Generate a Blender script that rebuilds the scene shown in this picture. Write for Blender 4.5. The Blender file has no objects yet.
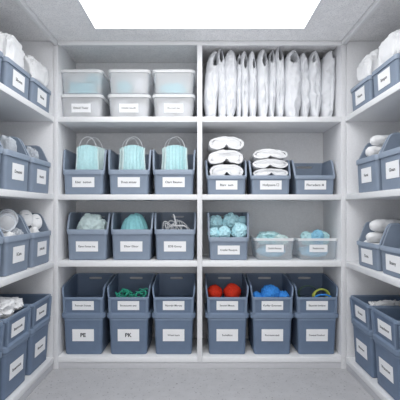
import bpy, bmesh, math, random
from mathutils import Vector, Matrix, noise
random.seed(7)
scene = bpy.context.scene
COL = scene.collection
U = 0.0065            # metres per photo pixel at the front plane of the back shelving
D = 2.6               # distance of that plane from the camera
ZC = 1.0335           # eye height
CX, CY = 199.7, 210.0
PI = math.pi

def P(x, y, d):       # photo coordinate at relative depth d -> world point
    return Vector(((x - CX) * U * d, D * d, ZC + (CY - y) * U * d))

# ------------------------------------------------------------------ materials
def srgb(r, g, b):
    f = lambda c: (c / 255 / 12.92) if c / 255 <= .04045 else ((c / 255 + .055) / 1.055) ** 2.4
    return (f(r), f(g), f(b), 1)

def mat(name, col, rough=.6, var=.06, scale=40, bump=0., bscale=120, alpha=1, spec=.35, trans=0, sss=0):
    m = bpy.data.materials.new(name); m.use_nodes = True
    nt = m.node_tree; b = nt.nodes['Principled BSDF']
    b.inputs['Roughness'].default_value = rough
    b.inputs['Specular IOR Level'].default_value = spec
    b.inputs['Alpha'].default_value = alpha
    if sss:
        b.inputs['Subsurface Weight'].default_value = sss
        b.inputs['Subsurface Scale'].default_value = .02
    tc = nt.nodes.new('ShaderNodeTexCoord')
    n = nt.nodes.new('ShaderNodeTexNoise'); n.inputs['Scale'].default_value = scale; n.inputs['Detail'].default_value = 4
    nt.links.new(tc.outputs['Object'], n.inputs['Vector'])
    r = nt.nodes.new('ShaderNodeValToRGB')
    c = col
    r.color_ramp.elements[0].position = .3; r.color_ramp.elements[1].position = .7
    r.color_ramp.elements[0].color = (c[0]*(1-var), c[1]*(1-var), c[2]*(1-var), 1)
    r.color_ramp.elements[1].color = (min(1, c[0]*(1+var)), min(1, c[1]*(1+var)), min(1, c[2]*(1+var)), 1)
    nt.links.new(n.outputs['Fac'], r.inputs['Fac'])
    nt.links.new(r.outputs['Color'], b.inputs['Base Color'])
    if bump:
        n2 = nt.nodes.new('ShaderNodeTexNoise'); n2.inputs['Scale'].default_value = bscale; n2.inputs['Detail'].default_value = 3
        nt.links.new(tc.outputs['Object'], n2.inputs['Vector'])
        bp = nt.nodes.new('ShaderNodeBump'); bp.inputs['Strength'].default_value = bump; bp.inputs['Distance'].default_value = .01
        nt.links.new(n2.outputs['Fac'], bp.inputs['Height'])
        nt.links.new(bp.outputs['Normal'], b.inputs['Normal'])
    return m

def speckle(name, col, col2, scale, amount):
    m = mat(name, col, .55, .05, 14, .15, 260)
    nt = m.node_tree; b = nt.nodes['Principled BSDF']
    ramp = [n for n in nt.nodes if n.type == 'VALTORGB'][0]
    tc = [n for n in nt.nodes if n.type == 'TEX_COORD'][0]
    v = nt.nodes.new('ShaderNodeTexNoise'); v.inputs['Scale'].default_value = scale; v.inputs['Detail'].default_value = 2
    nt.links.new(tc.outputs['Object'], v.inputs['Vector'])
    r = nt.nodes.new('ShaderNodeValToRGB'); r.color_ramp.elements[0].position = amount; r.color_ramp.elements[1].position = amount + .08
    nt.links.new(v.outputs['Fac'], r.inputs['Fac'])
    mx = nt.nodes.new('ShaderNodeMix'); mx.data_type = 'RGBA'
    nt.links.new(r.outputs['Color'], mx.inputs['Factor'])
    nt.links.new(ramp.outputs['Color'], mx.inputs['A'])
    mx.inputs['B'].default_value = col2
    nt.links.new(mx.outputs['Result'], b.inputs['Base Color'])
    return m

M = {}
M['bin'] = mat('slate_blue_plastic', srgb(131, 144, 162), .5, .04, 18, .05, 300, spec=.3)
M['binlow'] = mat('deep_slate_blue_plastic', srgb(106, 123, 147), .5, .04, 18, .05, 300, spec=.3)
M['rim'] = mat('slate_blue_rim_highlight_plastic', srgb(143, 156, 174), .4, .03, 18, .03, 300, spec=.4)  # body plastic lightened: the highlight along rim edges is painted into this colour
M['rimlow'] = mat('deep_slate_rim_highlight_plastic', srgb(119, 136, 159), .4, .03, 18, .03, 300, spec=.4)  # rim edge highlight put in as a lighter tone; skirt and ribs share it
M['shelf'] = mat('white_laminate', srgb(238, 239, 241), .5, .015, 60)
M['panel'] = mat('white_panel', srgb(230, 231, 234), .6, .03, 90)
M['back'] = mat('grey_back_panel', srgb(222, 223, 226), .7, .04, 90)
M['wall'] = mat('wall_paint', srgb(222, 224, 228), .8, .02, 40)
M['ceil'] = speckle('ceiling_grain', srgb(246, 246, 247), srgb(226, 227, 230), 170, .52)
M['floor'] = speckle('floor_speckle', srgb(187, 187, 190), srgb(132, 132, 136), 62, .63)
M['plinth'] = mat('plinth_grey', srgb(208, 209, 213), .6, .02, 50)
M['card'] = mat('paper_label', srgb(243, 244, 246), .7, .01, 30)
M['ink'] = mat('grey_ink', srgb(48, 50, 56), .8, .02, 30)
M['cloth'] = mat('white_cloth', srgb(238, 239, 241), .85, .015, 30, .3, 70)
M['suit'] = mat('white_nonwoven', srgb(228, 230, 234), .8, .02, 30, .25, 45)
M['teal'] = mat('teal_nonwoven', srgb(198, 236, 240), .8, .06, 60, .3, 150)
M['teal2'] = mat('strong_teal_nonwoven', srgb(152, 218, 225), .8, .08, 60, .3, 150)
M['packteal'] = mat('bright_teal_pack', srgb(120, 214, 226), .7, .05, 40)
M['mint'] = mat('pale_mint_nonwoven', srgb(216, 236, 236), .8, .04, 60, .3, 120)
M['skyb'] = mat('sky_blue_film', srgb(148, 206, 232), .6, .10, 50, .3, 120)
M['red'] = mat('red_mesh_fabric', srgb(226, 56, 30), .7, .18, 160, .6, 120)
M['blue'] = mat('bright_blue_fabric', srgb(58, 142, 226), .7, .15, 120, .5, 120)
M['green'] = mat('green_netting', srgb(60, 178, 148), .7, .12, 60)
M['dkgreen'] = mat('dark_green_cable', srgb(70, 96, 84), .6, .05, 60)
M['yellow'] = mat('yellow_green_cable', srgb(190, 200, 96), .6, .06, 60)
M['cord'] = mat('white_cord', srgb(232, 234, 238), .6, .02, 60)
M['greyband'] = mat('grey_fabric', srgb(176, 182, 190), .8, .05, 60, .3, 120)
def plastic(name, col, fac):
    m = mat(name, col, .3, .02, 20, spec=.4); nt = m.node_tree
    b = nt.nodes['Principled BSDF']; out = [n for n in nt.nodes if n.type == 'OUTPUT_MATERIAL'][0]
    tl = nt.nodes.new('ShaderNodeBsdfTranslucent'); tl.inputs['Color'].default_value = (1, 1, 1, 1)
    tr = nt.nodes.new('ShaderNodeBsdfTransparent'); tr.inputs['Color'].default_value = (.97, .98, 1, 1)
    m1 = nt.nodes.new('ShaderNodeMixShader'); m1.inputs[0].default_value = .25
    m2 = nt.nodes.new('ShaderNodeMixShader'); m2.inputs[0].default_value = fac
    nt.links.new(b.outputs[0], m1.inputs[1]); nt.links.new(tl.outputs[0], m1.inputs[2])
    nt.links.new(tr.outputs[0], m2.inputs[1]); nt.links.new(m1.outputs[0], m2.inputs[2])
    nt.links.new(m2.outputs[0], out.inputs[0])
    return m
M['clear'] = plastic('frosted_clear_plastic', (.98, .99, 1, 1), .36)
M['clearrim'] = plastic('frosted_rim_plastic', (.98, .99, 1, 1), .8)
M['clear2'] = plastic('frosted_bluish_plastic', (.93, .97, 1, 1), .24)
M['ball'] = mat('light_teal_film', srgb(196, 240, 250), .6, .05, 60, .2, 120)
M['lid'] = plastic('frosted_lid_plastic', (.97, .98, 1, 1), .18)
M['film'] = mat('clear_film', srgb(226, 232, 240), .15, .03, 30, alpha=.5, spec=.7)
M['frame'] = mat('white_metal_trim', srgb(235, 236, 238), .5, .01, 20)
def emis(name, strength):
    m = bpy.data.materials.new(name); m.use_nodes = True; nt = m.node_tree
    nt.nodes.clear(); o = nt.nodes.new('ShaderNodeOutputMaterial'); e = nt.nodes.new('ShaderNodeEmission')
    n = nt.nodes.new('ShaderNodeTexNoise'); n.inputs['Scale'].default_value = 60
    r = nt.nodes.new('ShaderNodeValToRGB'); r.color_ramp.elements[0].color = (.97, .98, .99, 1); r.color_ramp.elements[1].color = (1, 1, 1, 1)
    nt.links.new(n.outputs['Fac'], r.inputs['Fac']); nt.links.new(r.outputs['Color'], e.inputs['Color'])
    e.inputs['Strength'].default_value = strength; nt.links.new(e.outputs[0], o.inputs[0])
    return m
M['light'] = emis('light_diffuser', 3.9)

# ------------------------------------------------------------------ mesh helpers
def finish(bm, smooth=True, ang=38):
    bmesh.ops.recalc_face_normals(bm, faces=bm.faces)
    if smooth:
        for f in bm.faces: f.smooth = True
        a = math.radians(ang)
        for e in bm.edges:
            if len(e.link_faces) == 2 and e.calc_face_angle(0) > a: e.smooth = False

def to_mesh(bm, name, m, smooth=True, ang=38):
    finish(bm, smooth, ang)
    me = bpy.data.meshes.new(name); bm.to_mesh(me); bm.free()
    me.materials.append(m)
    return me

def link(name, me, parent=None, loc=None, rot=None):
    o = bpy.data.objects.new(name, me); COL.objects.link(o)
    if parent: o.parent = parent
    if loc is not None: o.location = loc
    if rot is not None: o.rotation_euler = rot
    return o

def tag(o, label, cat, group=None):
    o['label'] = label; o['category'] = cat
    if group: o['group'] = group
    return o

def empty(name, loc, rz=0):
    o = bpy.data.objects.new(name, None); COL.objects.link(o)
    o.empty_display_size = .05
    o.location = loc; o.rotation_euler = (0, 0, rz)
    return o

def add_box(bm, x0, x1, y0, y1, z0, z1, bev=0):
    vs = [bm.verts.new((x, y, z)) for x in (x0, x1) for y in (y0, y1) for z in (z0, z1)]
    idx = [(0,1,3,2),(4,6,7,5),(0,4,5,1),(2,3,7,6),(0,2,6,4),(1,5,7,3)]
    fs = [bm.faces.new([vs[i] for i in q]) for q in idx]
    if bev:
        es = list({e for f in fs for e in f.edges})
        bmesh.ops.bevel(bm, geom=es, offset=bev, segments=2, affect='EDGES', profile=.5)

def box_obj(name, x0, x1, y0, y1, z0, z1, m, parent=None, bev=.002, base=(0, 0, 0)):
    bm = bmesh.new()
    bx, by, bz = base
    add_box(bm, x0-bx, x1-bx, y0-by, y1-by, z0-bz, z1-bz, bev)
    return link(name, to_mesh(bm, name, m), parent)

def struct(name, x0, x1, y0, y1, z0, z1, m):
    o = box_obj(name, x0, x1, y0, y1, z0, z1, m, None, 0)
    o['kind'] = 'structure'
    return o

def add_tube(bm, pts, r, n=8, closed=False):
    pts = [Vector(p) for p in pts]; N = len(pts); rings = []
    prev = None
    for i, p in enumerate(pts):
        if closed: t = pts[(i+1) % N] - pts[i-1]
        else: t = pts[min(i+1, N-1)] - pts[max(i-1, 0)]
        t.normalize()
        if prev is None:
            up = Vector((0, 0, 1)) if abs(t.z) < .9 else Vector((1, 0, 0))
            a = t.cross(up).normalized()
        else:
            a = (prev - t * prev.dot(t)).normalized()
        prev = a; b = t.cross(a)
        rr = r(i / max(1, N-1)) if callable(r) else r
        rings.append([bm.verts.new(p + (a*math.cos(k*2*PI/n) + b*math.sin(k*2*PI/n))*rr) for k in range(n)])
    for i in range(N if closed else N-1):
        A, B = rings[i], rings[(i+1) % N]
        for k in range(n): bm.faces.new((A[k], A[(k+1) % n], B[(k+1) % n], B[k]))
    if not closed:
        bm.faces.new(rings[0]); bm.faces.new(rings[-1][::-1])

def catmull(pts, k=8, closed=False):
    pts = [Vector(p) for p in pts]; out = []; N = len(pts)
    rng = range(N) if closed else range(N-1)
    for i in rng:
        if closed: p0, p1, p2, p3 = pts[i-1], pts[i], pts[(i+1) % N], pts[(i+2) % N]
        else: p0, p1, p2, p3 = pts[max(i-1, 0)], pts[i], pts[i+1], pts[min(i+2, N-1)]
        for j in range(k):
            t = j / k
            out.append(.5*((2*p1)+(p2-p0)*t+(2*p0-5*p1+4*p2-p3)*t*t+(3*p1-p0-3*p2+p3)*t**3))
    if not closed: out.append(pts[-1])
    return out

def add_slab(bm, grid, off):           # grid[i][j] of Vectors, off(i, j) thickness vector
    R, C = len(grid), len(grid[0])
    A = [[bm.verts.new(grid[i][j]) for j in range(C)] for i in range(R)]
    B = [[bm.verts.new(grid[i][j] + off(i, j)) for j in range(C)] for i in range(R)]
    for i in range(R-1):
        for j in range(C-1):
            bm.faces.new((A[i][j], A[i][j+1], A[i+1][j+1], A[i+1][j]))
            bm.faces.new((B[i][j], B[i+1][j], B[i+1][j+1], B[i][j+1]))
    for i in range(R-1):
        bm.faces.new((A[i][0], A[i+1][0], B[i+1][0], B[i][0]))
        bm.faces.new((A[i][-1], B[i][-1], B[i+1][-1], A[i+1][-1]))
    for j in range(C-1):
        bm.faces.new((A[0][j], B[0][j], B[0][j+1], A[0][j+1]))
        bm.faces.new((A[-1][j], A[-1][j+1], B[-1][j+1], B[-1][j]))

def ridge(v, f):
    return 1 - abs(noise.noise(v * f)) * 2

def blob_mesh(name, m, w, d, h, seed=0, amp=.12, freq=2.2, sub=5, boxy=.35, crease=.10, base=.0):
    """crumpled soft lump with folds; stands on z=0"""
    bm = bmesh.new()
    bmesh.ops.create_icosphere(bm, subdivisions=sub, radius=1)
    off = Vector((seed*3.17, seed*1.71, seed*5.3))
    zs = []
    for v in bm.verts:
        p = v.co.copy(); n = p.normalized()
        e = 1 - boxy * .5
        q = Vector((math.copysign(abs(n.x)**e, n.x), math.copysign(abs(n.y)**e, n.y), math.copysign(abs(n.z)**e, n.z)))
        warp = Vector((noise.noise(n*1.5+off), noise.noise(n*1.5+off+Vector((9, 0, 0))), noise.noise(n*1.5+off+Vector((0, 9, 0))))) * .6
        k = 1 + amp*noise.noise(n*freq*.6+off)*1.6 + crease*(ridge(n+off*.3+warp*.5, freq)-.5) + crease*.5*(ridge(n+off+warp, freq*2.1)-.5)
        v.co = q * k
        zs.append(v.co.z)
    xs = [v.co.x for v in bm.verts]; ys = [v.co.y for v in bm.verts]
    fx = w / (max(xs)-min(xs)); fy = d / (max(ys)-min(ys)); cx = (max(xs)+min(xs))/2; cy = (max(ys)+min(ys))/2
    z0 = min(zs) * (1-base) ; z1 = max(zs); fz = h / (z1 - z0)
    for v in bm.verts:
        z = max(v.co.z, z0)
        v.co = Vector(((v.co.x-cx)*fx, (v.co.y-cy)*fy, (z - z0)*fz))
    return to_mesh(bm, name, m, True, 80)

# ------------------------------------------------------------------ bins
def perimeter(w, dep, r, side_t):
    """rounded rectangle, x in [-w/2,w/2], y in [0,dep]; list of (pt, normal)"""
    out = []; hw = w/2; K = 5
    for i in range(7): out.append((Vector((-hw+r+(w-2*r)*i/6, 0)), Vector((0, -1))))
    for i in range(1, K+1):
        a = -PI/2 + (PI/2)*i/K; out.append((Vector((hw-r+r*math.cos(a), r+r*math.sin(a))), Vector((math.cos(a), math.sin(a)))))
    st = [t for t in side_t if r*1.05 < t < dep-r*1.05]
    for t in st: out.append((Vector((hw, t)), Vector((1, 0))))
    for i in range(K+1):
        a = (PI/2)*i/K; out.append((Vector((hw-r+r*math.cos(a), dep-r+r*math.sin(a))), Vector((math.cos(a), math.sin(a)))))
    for i in range(1, 6): out.append((Vector((hw-r-(w-2*r)*i/6, dep)), Vector((0, 1))))
    for i in range(K+1):
        a = PI/2 + (PI/2)*i/K; out.append((Vector((-hw+r+r*math.cos(a), dep-r+r*math.sin(a))), Vector((math.cos(a), math.sin(a)))))
    for t in reversed(st): out.append((Vector((-hw, t)), Vector((-1, 0))))
    for i in range(K):
        a = PI + (PI/2)*i/K; out.append((Vector((-hw+r+r*math.cos(a), r+r*math.sin(a))), Vector((math.cos(a), math.sin(a)))))
    return out

class BinType:
    def __init__(s, wt, wb, dep, prof, floor_z=.01, r=.018, thick=.004, rim_h=.03, rim_e=.007, slot=None, skirt=False, ribs=False, card=(.145, .066, .085), m='bin', clear=False):
        s.__dict__.update(locals()); s.cache = {}
        s.H = max(z for t, z in prof)
    def top(s, t):
        pr = s.prof
        if t <= pr[0][0]: return pr[0][1]
        for (a, za), (b, zb) in zip(pr, pr[1:]):
            if t <= b:
                return za + (zb-za)*(t-a)/(b-a)
        return pr[-1][1]
    def scale(s, z):
        k = s.wb / s.wt
        return k + (1-k) * z / s.H
    def yscale(s, z):
        return .93 + .07 * z / s.H
    def place(s, p, z):               # p in top-level plan -> 3D with draft
        c = s.dep/2
        return Vector((p.x*s.scale(z), c+(p.y-c)*s.yscale(z), z))
    def front_y(s, z): return s.place(Vector((0, 0)), z).y
    def meshes(s):
        if s.cache: return s.cache
        ts = sorted(set([i*s.dep/14 for i in range(1, 14)] + [t for t, z in s.prof] + [(a[0]+b[0])/2 for a, b in zip(s.prof, s.prof[1:])] + [.02, .03, .04, .05, .06, .075, .09]))
        per = perimeter(s.wt, s.dep, s.r, ts)
        n = len(per); zt = [s.top(p.y) for p, _ in per]
        # body
        bm = bmesh.new()
        def ring(e, zf): return [bm.verts.new(s.place(p + nn*e, zf(i))) for i, (p, nn) in enumerate(per)]
        th = -s.thick
        b0 = ring(-.006, lambda i: 0); b1 = ring(0, lambda i: .006); o1 = ring(0, lambda i: zt[i]); i1 = ring(th, lambda i: zt[i]); i0 = ring(th, lambda i: s.floor_z)
        for A, B in ((b0, b1), (b1, o1), (o1, i1), (i1, i0)):
            for i in range(n): bm.faces.new((A[i], A[(i+1) % n], B[(i+1) % n], B[i]))
        bm.faces.new(b0[::-1]); bm.faces.new(i0)
        body = to_mesh(bm, 'bin_body', s.m if not isinstance(s.m, str) else M[s.m])
        if s.slot:
            sz, sw, sh = s.slot
            yb = s.place(Vector((0, s.dep)), sz).y
            cb = bmesh.new(); add_box(cb, -sw/2, sw/2, yb-.03, yb+.03, sz-sh/2, sz+sh/2)
            es = [e for e in cb.edges if abs((e.verts[0].co-e.verts[1].co).y) > .02]
            bmesh.ops.bevel(cb, geom=es, offset=sh*.45, segments=3, affect='EDGES', profile=.5)
            cm = to_mesh(cb, 'cutter', M['bin'], False)
            to = link('tmp_a', body); tc = link('tmp_b', cm)
            md = to.modifiers.new('b', 'BOOLEAN'); md.operation = 'DIFFERENCE'; md.object = tc; md.solver = 'EXACT'
            bpy.context.view_layer.update()
            dg = bpy.context.evaluated_depsgraph_get()
            nb = bpy.data.meshes.new_from_object(to.evaluated_get(dg))
            bpy.data.objects.remove(to); bpy.data.objects.remove(tc)
            body = nb
        # rim
        bm = bmesh.new(); e = s.rim_e
        A = ring(e, lambda i: zt[i]-s.rim_h); B = ring(e, lambda i: zt[i]-.002); B2 = ring(e-.003, lambda i: zt[i]+.002)
        C2 = ring(th-.001, lambda i: zt[i]+.002); Cc = ring(th-.002, lambda i: zt[i]-.006); Ao = ring(-.0015, lambda i: zt[i]-s.rim_h+.001)
        Ci = ring(-.0015, lambda i: zt[i]-.006)
        seq = [Ao, A, B, B2, C2, Cc, Ci]
        for k in range(len(seq)):
            X, Y = seq[k], seq[(k+1) % len(seq)]
            for i in range(n): bm.faces.new((X[i], X[(i+1) % n], Y[(i+1) % n], Y[i]))
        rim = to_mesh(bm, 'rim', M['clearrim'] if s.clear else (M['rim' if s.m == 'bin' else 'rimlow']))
        s.cache = {'body': body, 'rim': rim}
        if s.skirt:
            bm = bmesh.new()
            seq = [ring(.0005, lambda i: .001), ring(.0145, lambda i: -.003), ring(.0145, lambda i: .022), ring(.0005, lambda i: .03)]
            for k in range(4):
                X, Y = seq[k], seq[(k+1) % 4]
                for i in range(n): bm.faces.new((X[i], X[(i+1) % n], Y[(i+1) % n], Y[i]))
            s.cache['skirt'] = to_mesh(bm, 'skirt', M['rimlow'])
        if s.ribs:
            hf = s.prof[0][1]
            for sg in (-1, 1):
                g = []; bm = bmesh.new()
                for z in (.028, hf - .012):
                    y = s.front_y(z); x = sg*(s.wt/2*s.scale(z) - .012)
                    g.append([Vector((x-.008, y-.010, z)), Vector((x+.008, y-.010, z))])
                add_slab(bm, g, lambda i, j: Vector((0, .0105, 0)))
                s.cache['rib%d' % sg] = to_mesh(bm, 'corner_rib', M['rimlow'])
        return s.cache

def text_mesh(body, size, wmax, bold=False):
    cu = bpy.data.curves.new('lettering', 'FONT'); cu.body = body; cu.size = size; cu.resolution_u = 2
    cu.align_x = 'CENTER'; cu.align_y = 'CENTER'; cu.extrude = .0002
    cu.offset = size*(.03 if bold else .012)
    o = bpy.data.objects.new('tmp_t', cu)
    me = bpy.data.meshes.new_from_object(o)
    bpy.data.objects.remove(o); bpy.data.curves.remove(cu)
    xs = [v.co.x for v in me.vertices]
    w = max(xs)-min(xs); k = min(1, wmax/w); c = (max(xs)+min(xs))/2
    for v in me.vertices: v.co.x = (v.co.x-c)*k
    me.materials.append(M['ink'])
    return me

CARDS = {}
def add_card(root, y, z, tilt, w, h, text, size, bold=False, parent_name='label_card'):
    key = (w, h)
    if key not in CARDS:
        bm = bmesh.new(); add_box(bm, -w/2, w/2, -.0012, 0, -h/2, h/2); CARDS[key] = to_mesh(bm, 'label_card', M['card'], False)
    c = link(parent_name, CARDS[key], root, (0, y-.0012, z), (tilt, 0, 0))
    c['label'] = 'white paper label'
    t = link('lettering', text_mesh(text, size, w*.84, bold), c, (0, -.0016, 0), (PI/2, 0, 0))
    t['label'] = 'dark grey printed lettering'
    return c

def make_bin(T, loc, rz, label, group, text, size=.02, bold=False, cat='storage bin', name='storage_bin'):
    g = T.meshes()
    root = empty(name, loc, rz)
    tag(root, label, cat, group)
    link('body', g['body'], root); link('rim', g['rim'], root)
    if 'skirt' in g: link('skirt', g['skirt'], root)
    for kk in ('rib-1', 'rib1'):
        if kk in g: link('corner_rib', g[kk], root)
    if text:
        w, h, zc = T.card
        ya, yb = T.front_y(zc-h/2), T.front_y(zc+h/2)
        tilt = math.atan2(ya-yb, h)      # top leans toward the viewer
        y = (ya+yb)/2
        add_card(root, y, zc, tilt, w, h, text, size, bold)
    return root

def hop(hf, t0, t1, hb, hend=None):
    return [(t0, hf), (t1*.75+t0*.25, hf+(hb-hf)*.80), (t1, hb-.006), (t1+.02, hb), (.30, hend or hb)]

BT = {
 'A':  BinType(.277, .252, .32, hop(.164, .012, .052, .308), floor_z=.13, card=(.147, .066, .083), slot=(.255, .10, .018)),
 'B':  BinType(.271, .250, .32, hop(.203, .012, .075, .316), floor_z=.10, card=(.147, .068, .092), slot=(.288, .095, .018)),
 'B2': BinType(.268, .248, .32, hop(.151, .012, .050, .316), floor_z=.13, card=(.147, .060, .068), slot=(.288, .095, .018), rim_h=.026),
 'C':  BinType(.268, .246, .29, hop(.126, .012, .085, .240), floor_z=.12, card=(.143, .060, .064), slot=(.212, .115, .022), rim_h=.022),
 'S1': BinType(.290, .265, .32, hop(.155, .03, .17, .245), floor_z=.11, card=(.135, .085, .078), rim_h=.022),
 'S2': BinType(.290, .262, .32, hop(.200, .012, .075, .312), floor_z=.12, card=(.135, .085, .10), rim_h=.028),
 'S3': BinType(.290, .262, .32, hop(.145, .012, .065, .262), floor_z=.08, card=(.15, .082, .068), rim_h=.022),
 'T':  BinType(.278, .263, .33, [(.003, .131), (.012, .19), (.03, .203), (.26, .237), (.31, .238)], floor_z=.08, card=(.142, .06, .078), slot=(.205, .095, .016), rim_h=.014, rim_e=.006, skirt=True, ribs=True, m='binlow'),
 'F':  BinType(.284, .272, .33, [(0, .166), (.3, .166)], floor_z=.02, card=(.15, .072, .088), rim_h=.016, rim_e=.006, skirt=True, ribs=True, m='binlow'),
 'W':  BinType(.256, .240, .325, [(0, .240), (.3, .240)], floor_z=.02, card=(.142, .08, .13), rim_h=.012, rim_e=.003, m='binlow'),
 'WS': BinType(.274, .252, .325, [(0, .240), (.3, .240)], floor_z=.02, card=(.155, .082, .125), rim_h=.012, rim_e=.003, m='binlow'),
 'K':  BinType(.276, .250, .31, [(0, .158), (.3, .158)], floor_z=.006, card=(.128, .058, .07), rim_h=.017, rim_e=.007, m='clear', clear=True, thick=.003, r=.03),
 'K2': BinType(.262, .236, .28, [(0, .143), (.3, .143)], floor_z=.006, card=(.12, .05, .078), rim_h=.014, rim_e=.006, m='clear2', clear=True, thick=.003, r=.025),
}

# ------------------------------------------------------------------ the room
zA, zB, zS, zD = (ZC + k*U for k in (93.4, 15.6, -51.4, -146.8))
ZCEIL = ZC + 169*U
TH = 5.3*U
XI = 141.7*U; XF = 145.5*U; XO = 1.34; YB = 2.99
YN = .25                                        # near end of the side shelving
struct('floor', -1.5, 1.5, -.8, 3.15, -.08, 0, M['floor'])
struct('ceiling', -1.5, 1.5, -.8, 3.15, ZCEIL, ZCEIL+.08, M['ceil'])
struct('wall_back', -1.5, 1.5, YB+.012, 3.15, 0, ZCEIL, M['wall'])
struct('wall_left', -1.5, -XO-.012, -.8, YB+.012, 0, ZCEIL, M['wall'])
struct('wall_right', XO+.012, 1.5, -.8, YB+.012, 0, ZCEIL, M['wall'])

# ceiling light panel
lx = 104.3*.9235*U; ly1 = .9235*D
cl = empty('ceiling_light', (0, 1.3, ZCEIL)); tag(cl, 'large square white light panel glowing in the ceiling above the aisle', 'ceiling light')
box_obj('diffuser', -lx, lx, .3, ly1, ZCEIL-.006, ZCEIL-.001, M['light'], cl, 0, (0, 1.3, ZCEIL))
bm = bmesh.new(); f = .014
for a in ((-lx-f, lx+f, ly1, ly1+f), (-lx-f, lx+f, .3-f, .3), (-lx-f, -lx, .3, ly1), (lx, lx+f, .3, ly1)):
    add_box(bm, a[0], a[1], a[2]-1.3, a[3]-1.3, -.010, 0)
link('frame', to_mesh(bm, 'frame', M['frame'], False), cl)

# back shelving
bu = empty('shelving_unit', (0, D, 0)); tag(bu, 'white built-in shelving unit across the back wall with eight open cells', 'shelving', 'white shelving units')
bs = (0, D, 0)
ztop = ZCEIL - .001
box_obj('side_panel', -XI-.032, -XI, D, YB, 0, ztop, M['panel'], bu, .002, bs)
box_obj('side_panel', XI, XI+.032, D, YB, 0, ztop, M['panel'], bu, .002, bs)
box_obj('divider', -.0165, .0165, D+.001, YB, zD-TH, ztop, M['panel'], bu, .002, bs)
for z in (zA, zB, zS, zD):
    for a, b in ((-XI, -.0165), (.0165, XI)):
        box_obj('shelf', a+.0002, b-.0002, D-.001, YB, z-TH, z, M['shelf'], bu, .002, bs)
for a, b in ((-XI, -.0165), (.0165, XI)):
    box_obj('back_panel', a, b, YB-.006, YB+.004, zD, ztop, M['back'], bu, 0, bs)
box_obj('top_rail', -XI, XI, D-.003, D+.02, ZC+165*U, ztop, M['shelf'], bu, .002, bs)
box_obj('plinth', -XI, XI, D+.006, D+.024, .0, zD-TH, M['plinth'], bu, .001, bs)

# side shelving
for sg, nm in ((-1, 'left'), (1, 'right')):
    su = empty('shelving_unit', (sg*1.14, 1.4, 0)); bs = (sg*1.14, 1.4, 0)
    tag(su, f'white built-in shelving unit along the {nm} wall, seen end on', 'shelving', 'white shelving units')
    def sbox(nm_, xa, xb, y0, y1, z0, z1, m, bev=.002):
        xs = sorted((sg*xa, sg*xb)); return box_obj(nm_, xs[0], xs[1], y0, y1, z0, z1, m, su, bev, bs)
    sbox('end_panel', XI+.033, XO, D-.001, D+.02, 0, ztop, M['panel'])
    sbox('end_panel', XF, XO, YN-.02, YN, 0, ztop, M['panel'])
    sbox('back_panel', XO-.002, XO+.010, YN, D-.002, zD, ztop, M['back'], 0)
    for z in (zA, zB, zS, zD):
        sbox('shelf', XF, XO-.002, YN, D-.002, z-TH, z, M['shelf'])
    sbox('top_rail', 141.5*U, XF, YN, D-.004, ZC+164.4*U, ztop, M['frame'])
    sbox('plinth', XF+.006, XF+.024, YN, D-.003, 0, zD-TH, M['plinth'], .001)

# ------------------------------------------------------------------ placement helpers
def back_x(px, d=1.017): return (px - CX)*U*d
YF = D*1.017
def at_bin(root, x, y, z):                     # local bin point -> world (bins only turn about z)
    c, s = math.cos(root.rotation_euler.z), math.sin(root.rotation_euler.z)
    l = root.location
    return Vector((l.x + c*x - s*y, l.y + s*x + c*y, l.z + z))

def lump(name, m, root, x, y, z, w, d, h, label, cat, group=None, seed=0, rz=0, **k):
    me = blob_mesh(name, M[m], w, d, h, seed, **k)
    o = link(name, me, None, at_bin(root, x, y, z), (0, 0, root.rotation_euler.z + rz))
    return tag(o, label, cat, group)

POS3 = ['leftmost', 'middle', 'rightmost']

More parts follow.
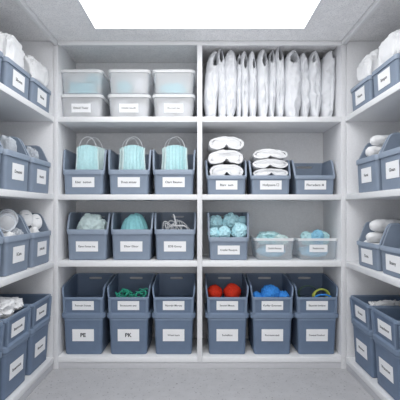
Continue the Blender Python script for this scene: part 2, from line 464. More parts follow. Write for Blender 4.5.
# ---- row of clear boxes, upper left cell
txtK = ['Ethnel Toosr', 'Ondw soudt', 'Shcosereas']
for i, xc in enumerate((80.9, 128.6, 173.6)):
    x = back_x(xc, 1.02); y = D*1.02
    lo = make_bin(BT['K'], (x, y, zA), 0, f'frosted clear box with a printed label, lower box of the {POS3[i]} stack', 'frosted boxes on the top shelf', txtK[i], .019, name='clear_storage_box', cat='storage box')
    bm = bmesh.new(); add_box(bm, -.139, .139, -.004, .314, .1605, .164, .001)
    ld = link('lid', to_mesh(bm, 'lid', M['lid']), lo)
    up = make_bin(BT['K'], (x, y+.002, zA+.1645), 0, f'frosted clear box without label, upper box of the {POS3[i]} stack', 'frosted boxes on the top shelf', None, name='clear_storage_box', cat='storage box')
    lump('crumpled_cover', 'cloth', lo, -.055, .13, .007, .125, .2, .145, f'pale crumpled cover, left of two in lower {POS3[i]} frosted box', 'cover', 'pale covers in the lower frosted boxes', 11+i, sub=4)
    lump('crumpled_cover', 'cloth', lo, .062, .13, .007, .105, .2, .14, f'pale crumpled cover, right of two in lower {POS3[i]} frosted box', 'cover', 'pale covers in the lower frosted boxes', 21+i, sub=4)
    if i == 0:
        for k in range(3):
            me = bmesh.new(); add_box(me, -.085, .085, -.09, .08, 0, .024, .008)
            o = link('folded_pack', to_mesh(me, 'folded_pack', M['packteal']), None, at_bin(up, -.005, .108, .0065+k*.0245), (0, 0, .03*k))
            tag(o, f"teal folded pack, {['bottom', 'middle', 'top'][k]} of the stack in the upper left frosted box", 'pack', 'teal packs in the upper left box')
        lump('crumpled_cover', 'cloth', up, -.05, .12, .081, .13, .15, .070, 'pale crumpled cover lying left on the teal packs in upper left box', 'cover', None, 31, sub=4)
        lump('crumpled_cover', 'packteal', up, .06, .11, .081, .11, .15, .076, 'pale teal cover lying right on the teal packs in upper left box', 'cover', None, 32, sub=4)
    elif i == 1:
        lump('crumpled_cover', 'packteal', up, -.045, .085, .007, .11, .13, .11, 'teal crumpled cover on the left inside the upper middle frosted box', 'cover', None, 33, sub=4)
        lump('crumpled_cover', 'cloth', up, .058, .12, .007, .115, .18, .135, 'white crumpled cover on the right inside the upper middle frosted box', 'cover', None, 34, sub=4)
    else:
        lump('crumpled_cover', 'packteal', up, -.01, .085, .007, .19, .13, .085, 'flat pale teal cover inside the upper right frosted box', 'cover', None, 35, sub=4)
        lump('crumpled_cover', 'cloth', up, .01, .22, .007, .21, .10, .145, 'pale cover at the back of the upper right frosted box', 'cover', None, 36, sub=4)

# ---- white coveralls standing on the upper right shelf
def coverall(xl, xr, top, seed, hole, lean, bot, label, dy=0.):
    d = 1.022
    h = (CY-top)*U*(d+.046+dy/D) - (zA-ZC)
    w = (xr-xl)*U*d; bm = bmesh.new(); off = Vector((seed*2.3, seed*4.1, seed*.7))
    R, C = 64, 26
    def prof(t):
        pts = [(0, bot*.85), (.05, bot*.85+.06), (.22, .90), (.45, 1.0), (.68, .98), (.82, .90), (.91, .74), (.96, .56), (.985, .38), (1, .14)]
        for (a, va), (b, vb) in zip(pts, pts[1:]):
            if t <= b: return va+(vb-va)*(t-a)/(b-a)
    dep = .11
    front, rear = [], []
    for i in range(R+1):
        t = i/R; hw = w/2*prof(t)
        cxx = lean*w*(t**2-.25) + .05*w*noise.noise(Vector((t*4, seed, 0)))
        rf, rr = [], []
        for j in range(C+1):
            s = -1+2*j/C
            wob = 1+.10*noise.noise(Vector((t*5+seed, s*.6, seed)))
            x = cxx + hw*s*wob
            q = math.sqrt(max(0, 1-s*s))
            p = Vector((x*9, t*3.2, 0))+off
            wr = .021*(ridge(p, 1.1)-.5) + .007*(ridge(p+Vector((3, 1, 0)), 2.6)-.5) + .003*noise.noise(p*5)
            y = -dep*(.35+.65*q)*(.55+.45*prof(t)) - wr*q*1.5
            if hole:
                hs, ht, ws, wt = hole
                k = ((s-hs-(t-ht)*1.1)/ws)**2 + ((t-ht)/wt)**2
                if k < 1: y += .16*min(1, (1-k)*2.2)*min(1, prof(t)*1.5)
            # long crease down the middle
            y += .020*math.exp(-((s-.25*math.sin(seed)-.2*math.sin(t*4+seed))/.13)**2)*min(1, 3*t)*(1-t)
            rf.append(Vector((x, min(y, .10), t*h))); rr.append(Vector((x, .12+.10*q, t*h)))
        front.append(rf); rear.append(rr)
    A = [[bm.verts.new(v) for v in r] for r in front]; B = [[bm.verts.new(v) for v in r] for r in rear]
    for i in range(R):
        for j in range(C):
            bm.faces.new((A[i][j], A[i][j+1], A[i+1][j+1], A[i+1][j])); bm.faces.new((B[i][j], B[i+1][j], B[i+1][j+1], B[i][j+1]))
        bm.faces.new((A[i][0], A[i+1][0], B[i+1][0], B[i][0])); bm.faces.new((A[i][-1], B[i][-1], B[i+1][-1], A[i+1][-1]))
    for j in range(C):
        bm.faces.new((A[0][j], B[0][j], B[0][j+1], A[0][j+1])); bm.faces.new((A[-1][j], A[-1][j+1], B[-1][j+1], B[-1][j]))
    o = link('folded_coverall', to_mesh(bm, 'folded_coverall', M['suit'], True, 75), None, (back_x((xl+xr)/2, d), D*d+.125+dy, zA))
    return tag(o, label, 'coverall', 'white coveralls on the top right shelf')

CV = [(204.3, 219.5, 54, (.35, .85, .42, .10), .30, .72, 'wide', 0),
      (217.5, 227.5, 51.6, (.1, .88, .45, .09), -.25, .8, 'narrow', .01),
      (224.0, 238.5, 53, None, .0, .5, 'plain pointed', 0),
      (237.3, 243.0, 57, (0, .86, .5, .06), .1, .7, 'very thin short', .01),
      (241.2, 250.4, 54.3, (.2, .82, .42, .09), -.1, .65, 'slim', 0),
      (249.2, 259.0, 55, (.3, .80, .30, .07), -.15, .7, 'slim', .004),
      (257.5, 271.2, 53.3, (.2, .84, .36, .10), -.05, .55, 'medium', 0),
      (269.8, 278.4, 53, (-.2, .88, .4, .09), .1, .6, 'slim', .01),
      (276.9, 287.0, 50, (.1, .88, .46, .10), -.15, .55, 'tallest', 0),
      (285.6, 304.5, 54, (.05, .87, .50, .075), -.02, .72, 'widest', 0),
      (302.0, 313.2, 57, None, -.25, .6, 'plain', .01),
      (311.0, 325.0, 54, (-.35, .86, .26, .06), -.05, .5, 'broad', 0),
      (323.6, 338.2, 55, (.5, .93, .25, .05), .15, .75, 'broad', .004)]
ORD = ['first', 'second', 'third', 'fourth', 'fifth', 'sixth', 'seventh', 'eighth', 'ninth', 'tenth', 'eleventh', 'twelfth', 'last']
for i, (xl, xr, tp, ho, le, bo, ds, dy) in enumerate(CV):
    coverall(xl, xr, tp, i+1.3, ho, le, bo, f'{ds} folded white coverall, {ORD[i]} from the left on the top right shelf', dy)

# ---- bins with face masks, second row left
MASK = {}
def mask_mesh(kind):
    if kind in MASK: return MASK[kind]
    bm = bmesh.new(); g = []; hh, ww = .192, .152
    for i in range(25):
        v = i/24; row = []
        for j in range(61):
            u = -1+2*j/60
            wd = ww/2*(.93+.07*(1-v)) 
            pl = ((u*3.2) % 1); pl = .013*(pl-.5) if abs(u) < .86 else 0
            x = u*wd*(1+.02*math.sin(v*7))
            z = v*hh + v*v*.018*(1-(u+.1)**2) 
            y = -.022*(1-u*u)*(.4+.6*math.sin(v*PI)) + pl + .003*noise.noise(Vector((u*3, v*4, 1)))
            row.append(Vector((x, y, z)))
        g.append(row)
    add_slab(bm, g, lambda i, j: Vector((0, .003, 0)))
    face = to_mesh(bm, 'mask_panel', M['teal' if kind else 'mint'], True, 50)
    edges = []
    for sg in (-1, 1):
        gg = []; bm = bmesh.new()
        for i in range(17):
            v = i/16
            gg.append([Vector((sg*ww/2*(.93+.07*(1-v))*(1+.02*math.sin(v*7))+dx, -.003, v*hh)) for dx in (-.004, .004)])
        add_slab(bm, gg, lambda i, j: Vector((0, .008, 0)))
        edges.append(to_mesh(bm, 'side_binding', M['mint']))
    edge = edges
    loops = []
    bm = bmesh.new()
    add_tube(bm, catmull([(-.060, .002, .17), (-.056, 0, .212), (-.036, -.002, .250), (0, -.003, .267), (.034, -.002, .250), (.054, 0, .212), (.060, .002, .17)], 7), .0023, 8)
    loop = to_mesh(bm, 'ear_loop', M['cord'])
    MASK[kind] = (face, edge, loop); return MASK[kind]
def mask(root, x, y, z, rz, tilt, kind, label, group):
    r = empty('face_mask', at_bin(root, x, y, z), rz); r.rotation_euler = (tilt, 0, rz)
    tag(r, label, 'face mask', group)
    f, e, l = mask_mesh(kind)
    link('mask_panel', f, r); [link('side_binding', q, r) for q in e]; link('ear_loop', l, r)
txtA = ['Eder  sunten', 'Dous smuss', 'Clerr Beuson']
for i, xc in enumerate((83.0, 128.6, 173.6)):
    b = make_bin(BT['A'], (back_x(xc), YF, zB), 0, f'slate-blue open-front bin holding face masks, {POS3[i]} of three below the frosted boxes', 'blue bins of face masks', txtA[i], .021)
    mask(b, (.008, .022, .012)[i], .075, .131, 0, -.04, 1, f'front pale teal pleated face mask with white ear loop in {POS3[i]} mask bin', 'pleated face masks')
    mask(b, (.040, -.008, -.012)[i], .115, .131, 0, -.03, 0, f'whiter face mask standing behind the teal one in {POS3[i]} mask bin', 'pleated face masks')

# ---- second row right: bins with folded white cloths
def folded_cloth(root, x, y, z, w, h, seed, label, rz=0):
    bm = bmesh.new(); t = h*.21
    hw = w/2-t*.5
    path = [(-.05, .30), (-.24, .12), (-.60, .06), (-.88, .14), (-1, .42), (-.93, .70), (-.66, .90), (-.2, 1.0), (.2, .98), (.64, .88), (.92, .70), (1, .42), (.88, .16), (.62, .08), (.28, .14), (.07, .32)]
    inner = [(-.05, .42), (-.35, .34), (-.62, .38), (-.72, .48), (-.60, .58), (-.2, .66), (.2, .66), (.60, .57), (.72, .46), (.62, .38), (.32, .34), (.06, .44)]
    def warp(q, yy):
        n = noise.noise(Vector((q.x*10+seed, yy*7, q.z*14+seed*3))); n2 = noise.noise(Vector((q.x*25+seed*2, yy*18, q.z*20)))
        return Vector((q.x+.007*n+.004*n2, yy-.02*math.cos(q.x/hw*1.4)+.009*n, q.z+.004*n+.007*n2))
    pts = catmull([(a*hw, 0, b*h) for a, b in path], 6); N = len(pts)
    grid = [[warp(p, -.02+.24*k/12) for p in pts] for k in range(13)]
    def off(k, i):
        tt = (pts[min(N-1, i+1)]-pts[max(0, i-1)]).normalized()
        return Vector((-tt.z, 0, tt.x))*t*(-.9-.5*noise.noise(Vector((i*.13, k*.3, seed))))
    add_slab(bm, grid, off)
    # folded core inside the outer wrap, slightly set back
    core = catmull([(-.97*hw+t*.8, 0, .42*h), (-.66*hw, 0, .20*h), (-.16*hw, 0, .25*h), (0, 0, .40*h), (.18*hw, 0, .27*h), (.64*hw, 0, .20*h), (.97*hw-t*.8, 0, .44*h), (.62*hw, 0, .86*h-t*.55), (0, 0, 1.0*h-t*.5), (-.62*hw, 0, .88*h-t*.6)], 6, True)
    cz = .5*h; rings = []
    for k, (yy, sc) in enumerate(((-.012, .25), (-.017, .55), (-.018, .85), (-.013, 1.0), (.10, 1.03), (.21, 1))):
        rings.append([bm.verts.new(warp(Vector((p.x*(sc if sc > .9 else .4+.6*sc), 0, cz+(p.z-cz)*sc)), yy)) for p in core])
    for A, B in zip(rings, rings[1:]):
        for j in range(len(core)): bm.faces.new((A[j], A[(j+1) % len(core)], B[(j+1) % len(core)], B[j]))
    bm.faces.new(rings[0]); bm.faces.new(rings[-1][::-1])
    zmin = min(v.co.z for v in bm.verts)
    zmax = max(v.co.z for v in bm.verts)
    for v in bm.verts: v.co.z = (v.co.z-zmin)*h/(zmax-zmin)
    o = link('folded_cloth', to_mesh(bm, 'folded_cloth', M['cloth'], True, 60), None, at_bin(root, x, y, z), (0, 0, rz))
    return tag(o, label, 'folded cloth', 'folded white cloths on the blue bins')
txtC = ['Blars  aum', 'Hollyuons ☐', 'Florredero :&']
binsC = []
for i, xc in enumerate((226.7, 271.0, 315.6)):
    ds = ['holding a tall pile of white cloths', 'holding a lower pile of white cloths', 'standing empty'][i]
    b = make_bin(BT['C'], (back_x(xc), YF, zB), 0, f'low slate-blue open-front bin {ds}, {POS3[i]} of three', 'low blue bins of cloths', txtC[i], .021)
    binsC.append(b)
z = .121
for k, (h, w, dx) in enumerate(((.088, .246, .002), (.100, .254, -.002), (.092, .256, .001))):
    folded_cloth(binsC[0], dx, .06, z, w, h, k+1, f"folded white cloth, {['bottom', 'middle', 'top'][k]} of the tall pile on the left low bin", .02*k)
    z += h - .004
z = .121
for k, (h, w, dx) in enumerate(((.058, .246, .004), (.068, .252, 0), (.072, .246, .004))):
    folded_cloth(binsC[1], dx, .06, z, w, h, k+5, f"folded white cloth, {['bottom', 'middle', 'top'][k]} of the lower pile on the middle low bin", -.02*k)
    z += h - .004

# ---- third row left
txtB = ['Eaon fouse ioa', 'Dlsor Gloor', 'EDB Goncy']
binsB = []
for i, xc in enumerate((86.7, 131.2, 174.9)):
    ds = ['holding a pale mint cap', 'holding a teal pleated cap', 'holding tangled white cord'][i]
    binsB.append(make_bin(BT['B'], (back_x(xc, 1.02), D*1.02, zS), 0, f'slate-blue open-front bin {ds}, third shelf left', 'blue bins of caps and cord', txtB[i], .019))
lump('bouffant_cap', 'mint', binsB[0], .006, .12, .101, .205, .15, .212, 'pale mint crumpled bouffant cap heaped in the left bin of third shelf', 'cap', None, 3, crease=.12, freq=2.6, boxy=0)
lump('bouffant_cap', 'teal', binsB[0], .03, .235, .101, .16, .11, .15, 'mint cap tucked behind the pale cap in the left bin of third shelf', 'cap', None, 4, crease=.12)
def pleated_cap(root, x, y, z, w, d, h, label):
    bm = bmesh.new(); R, C = 18, 90; rings = []
    for i in range(R+1):
        a = (i/R)*PI/2; rr = math.cos(a)**.8; zz = math.sin(a)*h
        row = []
        for j in range(C):
            t = 2*PI*j/C
            k = 1+.045*math.sin(18*t+2.5*a)*math.cos(a)**.3+.05*noise.noise(Vector((math.cos(t)*2, math.sin(t)*2, a*2)))
            row.append(bm.verts.new((math.cos(t)*rr*k*w/2, math.sin(t)*rr*k*d/2, zz*(1+.06*noise.noise(Vector((t, a*3, 4)))))))
        rings.append(row)
    for A, B in zip(rings, rings[1:]):
        for j in range(C): bm.faces.new((A[j], A[(j+1) % C], B[(j+1) % C], B[j]))
    bm.faces.new(rings[0]); bmesh.ops.remove_doubles(bm, verts=bm.verts, dist=.0002)
    r = empty('bouffant_cap', at_bin(root, x, y, z)); tag(r, label, 'cap')
    link('crown', to_mesh(bm, 'crown', M['teal2'], True, 80), r)
    bm = bmesh.new()
    pts = [(math.cos(2*PI*j/48)*w*.505, math.sin(2*PI*j/48)*d*.505, .014+.006*math.sin(j*.9)) for j in range(48)]
    add_tube(bm, pts, .011, 8, True)
    link('elastic_band', to_mesh(bm, 'elastic_band', M['teal']), r)
pleated_cap(binsB[1], .0, .14, .101, .21, .20, .206, 'teal pleated bouffant cap with gathered band in the middle bin of third shelf')
bm = bmesh.new()
rd = random.Random(4)
for k in range(7):
    cx, rw, hz, yy = rd.uniform(-.055, .055), rd.uniform(.03, .062), rd.uniform(.13, .165), rd.uniform(.05, .14)
    a = rd.uniform(-.04, .04)
    pts = catmull([(cx-rw*1.2, yy, .006), (cx-rw, yy+a*.3, hz*.55), (cx-rw*.3+a, yy+a, hz*.98), (cx+rw*.5+a, yy+a*.7, hz*.9), (cx+rw, yy-a*.4, hz*.45), (cx+rw*1.15, yy, .006)], 8)
    add_tube(bm, pts, .0036, 8)
add_tube(bm, catmull([(.0, .06, .08), (-.004, .055, .14), (-.012, .05, .185), (-.02, .05, .205)], 6), .005, 8)
add_tube(bm, catmull([(-.10, .07, .006), (-.06, .05, .11), (.0, .045, .125), (.07, .05, .115), (.10, .08, .006)], 8), .005, 8)
o = link('cord_bundle', to_mesh(bm, 'cord_bundle', M['cord']), None, at_bin(binsB[2], .005, 0.01, .101))
tag(o, 'tangled loops of thin white cord in the right bin of third shelf', 'cord')

# ---- third row right
b2 = make_bin(BT['B2'], (back_x(228.8, 1.02), D*1.02, zS), 0, 'slate-blue open-front bin full of teal balls, third shelf right', None, 'Cracfar Reequra', .017)
BALLS = [(215, 222.5, 1.085, 7.0, 'back left'), (231, 221.5, 1.085, 8.6, 'largest, back centre'), (242.6, 222.0, 1.09, 5.6, 'back right, smallest'), (213.6, 233, 1.045, 5.6, 'front left corner'), (224.6, 232.4, 1.04, 6.2, 'front centre'), (239.5, 230.6, 1.045, 7.8, 'front right')]
for i, (px, py, d, r, ds) in enumerate(BALLS):
    p = P(px, py, d); rr = r*1.1*U*d
    me = blob_mesh('shoe_cover', M['ball'], 2*rr, 2*rr*.95, 2*rr, 40+i, amp=.14, freq=1.9, sub=5, boxy=0, crease=.22)
    zb = max(p.z-rr, zS+.131) if i > 2 else p.z-rr
    o = link('balled_shoe_cover', me, None, (p.x, p.y, zb))
    tag(o, f'balled teal shoe cover, {ds} of the pile in the blue bin', 'shoe cover', 'teal balled shoe covers')
# hidden layer carrying the rear balls is part of the same pile
for i, px in enumerate((214, 228, 241)):
    p = P(px, 232, 1.095); rr = 6.2*U*1.09
    me = blob_mesh('shoe_cover', M['teal'], 2*rr, 1.9*rr, 1.6*rr, 50+i, amp=.1, freq=2.4, sub=3, boxy=0, crease=.2)
    o = link('balled_shoe_cover', me, None, (p.x, p.y+.005, zS+.131))
    tag(o, 'balled teal shoe cover hidden beneath the rear balls in the blue bin', 'shoe cover', 'teal balled shoe covers')
kx = []
for i, (xc, tx) in enumerate(((274.9, 'Stobls faoces'), (318.6, 'Reaboxrais'))):
    ds = ['nearer the blue bin, with pale teal sheets', 'nearer the right upright, with blue film'][i]
    kx.append(make_bin(BT['K2'], (back_x(xc, 1.025), D*1.025, zS), 0, f'small open frosted box {ds}, third shelf', 'small frosted boxes on the third shelf', tx, .017, name='clear_storage_box', cat='storage box'))
lump('crumpled_sheet', 'skyb', kx[0], -.01, .12, .007, .20, .2, .085, 'pale blue crumpled sheet filling the bottom of the left small frosted box', 'sheet', None, 61, sub=4)
for k, (x, y, w, dd, h, m, ds) in enumerate(((-.02, .12, .20, .17, .095, 'teal', 'broad pale teal'), (.05, .07, .11, .07, .075, 'mint', 'small pale mint'))):
    lump('crumpled_sheet', m, kx[0], x, y, .093, w, dd, h, f'{ds} crumpled sheet heaped on top of the left small frosted box', 'sheet', None, 63+k, crease=.28, freq=3, boxy=.5)
lump('crumpled_sheet', 'skyb', kx[1], 0, .12, .007, .20, .2, .08, 'pale crumpled sheet filling the bottom of the right small frosted box', 'sheet', None, 66, sub=4)
for k, (x, y, w, dd, h, m, ds) in enumerate(((-.045, .10, .10, .11, .10, 'teal', 'pale teal'), (.01, .075, .10, .09, .115, 'skyb', 'bright sky blue'), (.062, .12, .085, .12, .10, 'teal', 'pale blue right-hand'))):
    lump('rolled_film', m, kx[1], x, y, .088, w, dd, h, f'{ds} rolled film on top of the right small frosted box', 'film', 'blue film in the small frosted box', 67+k, crease=.24, freq=2.2)

# ---- bottom row: stacked bins
txtT = ['Runotin Iooues', 'Enctuoontr aoo', 'Naortjir Mnruss', 'Sarsted Musss.', 'Kurflar Goomuns', 'Bascnist Insdsce']
txtW = ['PE', 'PK', 'Wnani Iascn', 'Suokafiano', 'Kooueseocaak', 'Soeeual Somhor']
dsT = ['standing empty, leftmost', 'with green netting', 'standing empty, beside the central upright', 'with two red balls', 'with blue bundles', 'with coiled cables']
binsT = []
for i, xc in enumerate((83.0, 128.4, 173.6, 227.3, 272.4, 317.1)):
    y = D*1.010; x = back_x(xc, 1.012)
    half = 'left' if i < 3 else 'right'
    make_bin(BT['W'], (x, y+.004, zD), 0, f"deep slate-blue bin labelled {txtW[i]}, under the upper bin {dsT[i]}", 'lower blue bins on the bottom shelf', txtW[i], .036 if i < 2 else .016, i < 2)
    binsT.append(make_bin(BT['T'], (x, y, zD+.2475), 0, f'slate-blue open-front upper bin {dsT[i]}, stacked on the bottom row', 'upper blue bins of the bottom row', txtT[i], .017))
# green netting
bm = bmesh.new(); rd = random.Random(9)
for k in range(16):
    x0 = -.085+.011*k; pts = []
    yy = rd.uniform(.03, .12); ph = rd.uniform(0, 6)
    for q in range(9):
        t = q/8
        pts.append((x0+.035*math.sin(t*5+ph), yy+.025*math.cos(t*6+ph), max(.004, (.062+.026*math.sin(k*.55))*math.sin(t*PI)**.5+.006*rd.uniform(-1, 1))))
    add_tube(bm, catmull(pts, 5), .0034, 6)
o = link('netting_bundle', to_mesh(bm, 'netting_bundle', M['green']), None, at_bin(binsT[1], .018, .01, .0815))
tag(o, 'loose tangle of green netting in the second upper bin of the bottom row', 'netting')
# red balls
for i, (px, py, r) in enumerate(((214.8, 293.6, 8.0), (232.6, 293.0, 8.7))):
    d = 1.05; p = P(px, py, d); rr = r*U*d
    bm = bmesh.new(); bmesh.ops.create_icosphere(bm, subdivisions=5, radius=1)
    for v in bm.verts:
        n = v.co.normalized()
        c = noise.voronoi(n*4.2+Vector((i*7, 0, 0)))[0]
        v.co = n*rr*(1+.10*noise.noise(n*1.6+Vector((i, i, 2)))+.13*(c[1]-c[0]-.35))
    bt = binsT[3]
    zf = bt.location.z+.0815
    o = link('mesh_ball', to_mesh(bm, 'mesh_ball', M['red'], True, 80), None, (p.x, p.y+.035, zf+rr*.97))
    tag(o, f"red bumpy mesh ball, {['smaller one on the left', 'larger one on the right'][i]} in the bottom row bin", 'mesh ball', 'red mesh balls')
for i, (x, y, w, dd, h, ds) in enumerate(((.0, .09, .135, .13, .120, 'largest, in the middle'), (-.092, .08, .08, .11, .075, 'small, on the left'), (.085, .07, .08, .10, .085, 'small, on the right'))):
    bm = bmesh.new(); bmesh.ops.create_icosphere(bm, subdivisions=5, radius=1)
    for v in bm.verts:
        n = v.co.normalized(); c = noise.voronoi(n*3.6+Vector((i*5, 1, 0)))[0]
        k = 1+.15*noise.noise(n*1.7+Vector((i, 3, 2)))+.22*(c[1]-c[0]-.3)
        v.co = Vector((n.x*k*w/2, n.y*k*dd/2, max(n.z*k, -.92)*h/2+h*.46))
    o = link('mesh_bundle', to_mesh(bm, 'mesh_bundle', M['blue'], True, 80), None, at_bin(binsT[4], x, y, .0815))
    tag(o, f'bright blue mesh bundle, {ds} of three in the bottom row bin', 'mesh bundle', 'blue mesh bundles')
def coil(root, cx, y, r, tr, turns, m, label, squash=1., rz=0, z=.082):
    bm = bmesh.new(); pts = []
    N = int(turns*28)
    for q in range(N+1):
        a = 2*PI*q/28; t = q/N
        pts.append((r*math.cos(a)*(1+.04*math.sin(t*9)), (t-.5)*tr*2.2*turns+.006*math.sin(a*1.3), r*squash*math.sin(a)*(1-.05*t)))
    add_tube(bm, pts, tr, 8)
    zmin = min(v.co.z for v in bm.verts)
    for v in bm.verts: v.co.z -= zmin
    o = link('cable_coil', to_mesh(bm, 'cable_coil', M[m]), None, at_bin(root, cx, y, z), (0, 0, rz))
    return tag(o, label, 'cable', 'coiled cables')
coil(binsT[5], -.025, .14, .062, .0032, 2.6, 'dkgreen', 'thin dark green cable coil standing left in the bottom right bin', .80)
coil(binsT[5], .052, .095, .056, .0065, 2, 'yellow', 'thick yellow-green cable coil standing right in the bottom right bin', .72, .25)
coil(binsT[5], .05, .045, .055, .006, 2, 'blue', 'blue cable coil lying low in front in the bottom right bin', .50, .0)

# ------------------------------------------------------------------ side shelves
XS = 146.5*U                                      # rim plane of the side bins
def side_bin(sg, T, dfar, z, label, group, text, size=.022, inset=0., name='storage_bin', k=0):
    """k-th bin from the far end; dfar = relative depth of the far edge of the first one"""
    hw = .1505
    y = dfar*D - hw - k*.313
    return make_bin(BT[T], (sg*(XS+.004+inset), y, z), (PI/2 if sg < 0 else -PI/2), label, group, text, size, name=name)
NTH = ['farthest', 'second-farthest', 'nearest']
ROW = [('S1', zA, 'top'), ('S2', zB, 'second'), ('S2', zS, 'third')]
TXT = {-1: [['Bamsi', 'Silcuom', 'Samel'], ['Asnert', 'Dosurmi', 'Oosen'], ['pttumb', 'ECam', 'Ouet']],
        1: [['Waenn', 'Emspm', 'Gruet'], ['Hoosi', 'Gloam', 'Dsun'], ['Dosn.', 'Bsasny', 'Casm']]}
WHAT = {-1: [['white bag on it'] * 3, ['clear film pieces', 'grey wraps', 'nothing showing'], ['white cup respirators', 'clear goggles', 'nothing showing']],
         1: [['white bag on it'] * 3, ['white rolls', 'nothing showing', 'nothing showing'], ['white rolls', 'nothing showing', 'nothing showing']]}
SB = {}
for sg, nm in ((-1, 'left'), (1, 'right')):
    for r, (T, z, rn) in enumerate(ROW):
        if sg == 1 and r == 2: T = 'S3'
        df = {(-1, 0): .997, (-1, 1): .994, (-1, 2): .997, (1, 0): .982, (1, 1): .947, (1, 2): .945}[(sg, r)]
        for k in range(3):
            SB[sg, r, k] = side_bin(sg, T, df, z, f'blue bin with {WHAT[sg][r][k]}, {NTH[k]} on {nm} {rn} shelf', f'blue bins on the {rn} shelf of the {nm} wall', TXT[sg][r][k], .024, k=k)
    t4 = {-1: [('Ronusess', 'Msnomer'), ('Bnamcooist', 'Eonamoetst'), ('Enomt', 'Smoes')], 1: [('Ronuos', 'Mosmcon'), ('Snuatdsmon', 'Wtscumsnt'), ('Umsent', 'Lonsm')]}[sg]
    d4 = .992 if sg < 0 else .978
    for k in range(3):
        fill = {(-1, 1): 'white cloths', (1, 0): 'a white cloth'}.get((sg, k), 'nothing showing')
        side_bin(sg, 'WS', d4, zD, f'deep blue lower bin, {NTH[k]} on the {nm} bottom shelf', f'lower blue bins on the bottom shelf of the {nm} wall', t4[k][1], .021, .008, k=k)
        SB[sg, 3, k] = side_bin(sg, 'F', d4, zD+.2475, f'blue upper bin with {fill}, {NTH[k]} in the {nm} bottom row', f'upper blue bins in the bottom row of the {nm} wall', t4[k][0], .021, k=k)

# white bags on the top shelves
for sg, nm in ((-1, 'left'), (1, 'right')):
    for k in range(3):
        b = SB[sg, 0, k]
        me = blob_mesh('bag', M['cloth'], .266, .23, (.212, .205, .205)[k], 70+k*3+sg, amp=.08, freq=1.9, sub=5, boxy=1.0, crease=.17)
        o = link('white_bag', me, None, at_bin(b, -.002*sg, .121, .112), (0, 0, b.rotation_euler.z+.05*k))
        tag(o, f'plump creased white bag in the {NTH[k]} bin on the {nm} top shelf', 'bag', 'white bags on the top shelves')

# left second shelf: clear film, grey wraps
b = SB[-1, 1, 0]
for k, (x, y, w, h, ds) in enumerate(((-.015, .065, .09, .165, 'front'), (-.06, .17, .10, .19, 'rear'))):
    lump('film_pouch', 'film', b, x, y, .121, w, .09, h, f'{ds} crumpled clear film pouch in the farthest bin on the left second shelf', 'film pouch', 'clear film pouches', 90+k, crease=.3, freq=3, sub=4)
b = SB[-1, 1, 1]
for k, (x, y, w, h, m, ds) in enumerate(((-.005, .065, .085, .175, 'greyband', 'front grey'), (-.02, .17, .14, .215, 'mint', 'rear whitish'))):
    lump('rolled_wrap', m, b, x, y, .121, w, .10, h, f'{ds} rolled wrap in the second bin on the left second shelf', 'wrap', 'rolled wraps', 93+k, crease=.15, sub=4)

# left third shelf: cup respirators, goggles
def respirator(root, x, y, z, r, rz, tilt, label):
    rt = empty('cup_respirator', at_bin(root, x, y, z), 0); rt.rotation_euler = (tilt, 0, root.rotation_euler.z+rz)
    tag(rt, label, 'respirator', 'white cup respirators')
    bm = bmesh.new(); R, C = 14, 40; rings = []
    for lay, sc in ((0, 1), (1, .95)):
        rr_ = []
        for i in range(R+1):
            a = i/R*PI/2*.97
            rad = r*math.cos(a)**.75*sc; yy = -math.sin(a)*r*.42*sc
            rr_.append([bm.verts.new((rad*math.cos(2*PI*j/C)*(1.0), yy, rad*math.sin(2*PI*j/C)*1.12)) for j in range(C)])
        for A, B in zip(rr_, rr_[1:]):
            for j in range(C): bm.faces.new((A[j], A[(j+1) % C], B[(j+1) % C], B[j]))
        bm.faces.new(rr_[-1]); rings.append(rr_[0])
    for j in range(C): bm.faces.new((rings[0][j], rings[0][(j+1) % C], rings[1][(j+1) % C], rings[1][j]))
    nb = bmesh.new(); add_tube(nb, [(r*.5*q, -r*.36+r*.12*q*q, r*.42) for q in (-1, -.6, -.2, .2, .6, 1)], .0035, 6)
    link('nose_clip', to_mesh(nb, 'nose_clip', M['greyband']), rt)
    link('cup', to_mesh(bm, 'cup', M['cloth'], True, 70), rt)
    bm = bmesh.new(); add_tube(bm, [(r*1.02*math.cos(2*PI*j/40), 0, r*1.14*math.sin(2*PI*j/40)) for j in range(40)], .004, 8, True)
    link('edge_seal', to_mesh(bm, 'edge_seal', M['cord']), rt)
    bm = bmesh.new(); add_tube(bm, catmull([(-r, 0, .01), (-r*.7, .05, .03), (0, .075, .035), (r*.7, .05, .03), (r, 0, .01)], 8), .0028, 8)
    link('head_strap', to_mesh(bm, 'head_strap', M['cord']), rt)
b = SB[-1, 2, 0]
respirator(b, .030, .055, .262, .040, -.5, -.15, 'white cup respirator standing on the right in the farthest left third-shelf bin')
respirator(b, -.035, .09, .285, .042, -.7, -.2, 'white cup respirator at the back left in the farthest left third-shelf bin')
lump('cloth_roll', 'cloth', b, .035, .075, .101+.02, .11, .09, .096, 'low white pad beneath the right cup respirator in the farthest left third-shelf bin', 'pad', None, 97, sub=4)
lump('cloth_roll', 'cloth', b, -.03, .045, .121, .06, .06, .115, 'white rolled pad at the front left of the farthest left third-shelf bin', 'pad', None, 98, sub=4)
lump('cloth_roll', 'cloth', b, -.045, .12, .121, .09, .09, .118, 'white pad under the rear respirator in the farthest left third-shelf bin', 'pad', None, 99, sub=4)
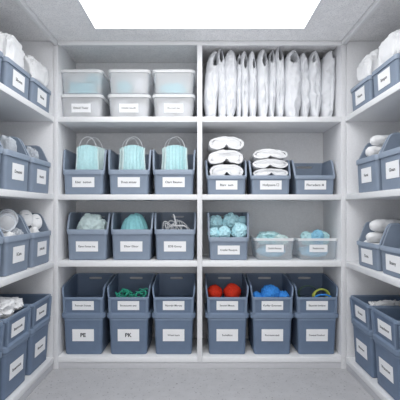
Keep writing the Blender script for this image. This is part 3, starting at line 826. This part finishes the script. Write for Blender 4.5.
def goggles(root, x, y, z, r, rz, tilt, label):
    rt = empty('safety_goggles', at_bin(root, x, y, z), 0); rt.rotation_euler = (tilt, 0, root.rotation_euler.z+rz)
    tag(rt, label, 'goggles', 'clear goggles')
    bm = bmesh.new(); add_tube(bm, [(r*math.cos(2*PI*j/40), 0, r*math.sin(2*PI*j/40)) for j in range(40)], .006, 8, True)
    add_tube(bm, [(r*.86*math.cos(2*PI*j/40), .022, r*.86*math.sin(2*PI*j/40)) for j in range(40)], .004, 8, True)
    link('ring_frame', to_mesh(bm, 'ring_frame', M['film']), rt)
    bm = bmesh.new(); g = []
    for i in range(9):
        q = max(.02, i/8)
        g.append([Vector((q*r*.97*math.cos(2*PI*j/32), -.012*(1-q*q), q*r*.97*math.sin(2*PI*j/32))) for j in range(33)])
    add_slab(bm, g, lambda i, j: Vector((0, .002, 0)))
    link('lens', to_mesh(bm, 'lens', M['clear']), rt)
    bm = bmesh.new(); add_tube(bm, catmull([(-r, .01, 0), (-r*.8, .06, -.01), (0, .085, -.02), (r*.8, .06, -.01), (r, .01, 0)], 8), .004, 8)
    link('head_strap', to_mesh(bm, 'head_strap', M['cord']), rt)
b = SB[-1, 2, 1]
goggles(b, .040, .085, .285, .050, -.85, -.1, 'large round clear goggles standing in the second third-shelf bin')
goggles(b, -.02, .06, .268, .044, -.75, -.15, 'smaller round clear goggles at the front left of the second third-shelf bin')
lump('film_pouch', 'film', b, .085, .06, .121, .08, .08, .115, 'crumpled clear film pouch at the front right of the goggles bin', 'film pouch', None, 103, crease=.35, freq=3, sub=4)
lump('cloth_roll', 'cloth', b, .0, .07, .121, .10, .09, .105, 'white pad beneath the clear goggles in the second bin', 'pad', None, 104, crease=.2, sub=4)
bm = bmesh.new()
add_tube(bm, catmull([(-.02, 0, .0), (0, -.01, .06), (.03, -.01, .085), (.055, 0, .12)], 6), .005, 8); add_tube(bm, catmull([(.01, .005, 0), (.03, 0, .05), (.06, .0, .07), (.075, 0, .06)], 6), .005, 8)
o = link('strap_piece', to_mesh(bm, 'strap_piece', M['cord']), None, at_bin(b, .075, .115, .121), (0, 0, b.rotation_euler.z))
tag(o, 'white forked strap sticking up beside the clear goggles', 'strap')

# left bottom: white cloths in the second upper bin
b = SB[-1, 3, 1]
for k, (x, y, w, dd, h, z, ds) in enumerate(((-.065, .12, .13, .2, .135, .021, 'left lower'), (.065, .13, .125, .22, .135, .021, 'right lower'), (-.055, .11, .15, .2, .105, .150, 'left top'), (.068, .11, .135, .2, .08, .150, 'right top'))):
    lump('crumpled_cloth', 'cloth', b, x, y, z, w, dd, h, f'{ds} crumpled white cloth heaped in the second upper bin of the left bottom row', 'cloth', 'crumpled cloths in the left bottom row', 110+k, crease=.2, freq=2.2, boxy=.5)
# right shelves: rolls
def roll(root, x, y, z, r, L, seed, label, group):
    bm = bmesh.new(); R, C = 26, 40; rings = []
    for i in range(R+1):
        t = -1+2*i/R; e = (1-abs(t)**4)**.5 if abs(t) < 1 else 0
        e = max(e, .06)
        rings.append([bm.verts.new((t*L/2, r*e*math.cos(2*PI*j/C)*(1+.09*noise.noise(Vector((math.cos(2*PI*j/C)*2, math.sin(2*PI*j/C)*2, t*3+seed)))), r*e*math.sin(2*PI*j/C)*(1+.09*noise.noise(Vector((math.cos(2*PI*j/C)*2+5, math.sin(2*PI*j/C)*2, t*3+seed)))))) for j in range(C)])
    for A, B in zip(rings, rings[1:]):
        for j in range(C): bm.faces.new((A[j], A[(j+1) % C], B[(j+1) % C], B[j]))
    bm.faces.new(rings[0]); bm.faces.new(rings[-1])
    zmin = min(v.co.z for v in bm.verts)
    for v in bm.verts: v.co.z -= zmin
    o = link('cloth_roll', to_mesh(bm, 'cloth_roll', M['cloth'], True, 70), None, at_bin(root, x, y, z), (0, 0, root.rotation_euler.z+PI/2))
    tag(o, label, 'cloth roll', group)
b = SB[1, 1, 0]
roll(b, -.035, .085, .121, .043, .14, 5, 'bottom white cloth roll in the farthest right second-shelf bin', 'white rolls in the right bins')
roll(b, -.040, .085, .205, .034, .13, 1, 'middle white cloth roll in the farthest right second-shelf bin', 'white rolls in the right bins')
roll(b, -.028, .125, .271, .032, .17, 2, 'topmost rear white cloth roll in the farthest right second-shelf bin', 'white rolls in the right bins')
b = SB[1, 2, 0]
lump('cloth_roll', 'cloth', b, -.045, .09, .081, .12, .16, .062, 'white pad beneath the rolls in the farthest right third-shelf bin', 'pad', None, 119, sub=4)
roll(b, -.042, .095, .141, .032, .15, 3, 'lower white cloth roll in the farthest right third-shelf bin', 'white rolls in the right bins')
roll(b, -.030, .13, .203, .038, .19, 4, 'upper white cloth roll lying on another in the farthest right third-shelf bin', 'white rolls in the right bins')
lump('cloth_roll', 'cloth', b, -.10, .055, .081, .05, .07, .075, 'small white pad at the front corner of the farthest right third-shelf bin', 'pad', None, 120, sub=4)
b = SB[1, 3, 0]
lump('crumpled_cloth', 'cloth', b, .02, .16, .021, .20, .26, .150, 'crumpled white cloth peeking over the farthest upper bin of the right bottom row', 'cloth', None, 121, crease=.3, freq=2.6, boxy=.5)

# ------------------------------------------------------------------ light, camera
w = bpy.data.worlds.new('World'); scene.world = w; w.use_nodes = True
bg = w.node_tree.nodes['Background']; bg.inputs['Color'].default_value = (1, .99, .98, 1); bg.inputs['Strength'].default_value = 1.75
cam = bpy.data.cameras.new('Camera'); co = bpy.data.objects.new('Camera', cam); COL.objects.link(co)
co.location = (0, 0, ZC); co.rotation_euler = (PI/2, 0, 0)
cam.sensor_width = 36; cam.lens = 36*(D/U)/400
cam.shift_x = (200-CX)/400; cam.shift_y = (CY-200)/400
cam.clip_start = .02
scene.camera = co
scene.view_settings.view_transform = 'Standard'
scene.view_settings.look = 'None'
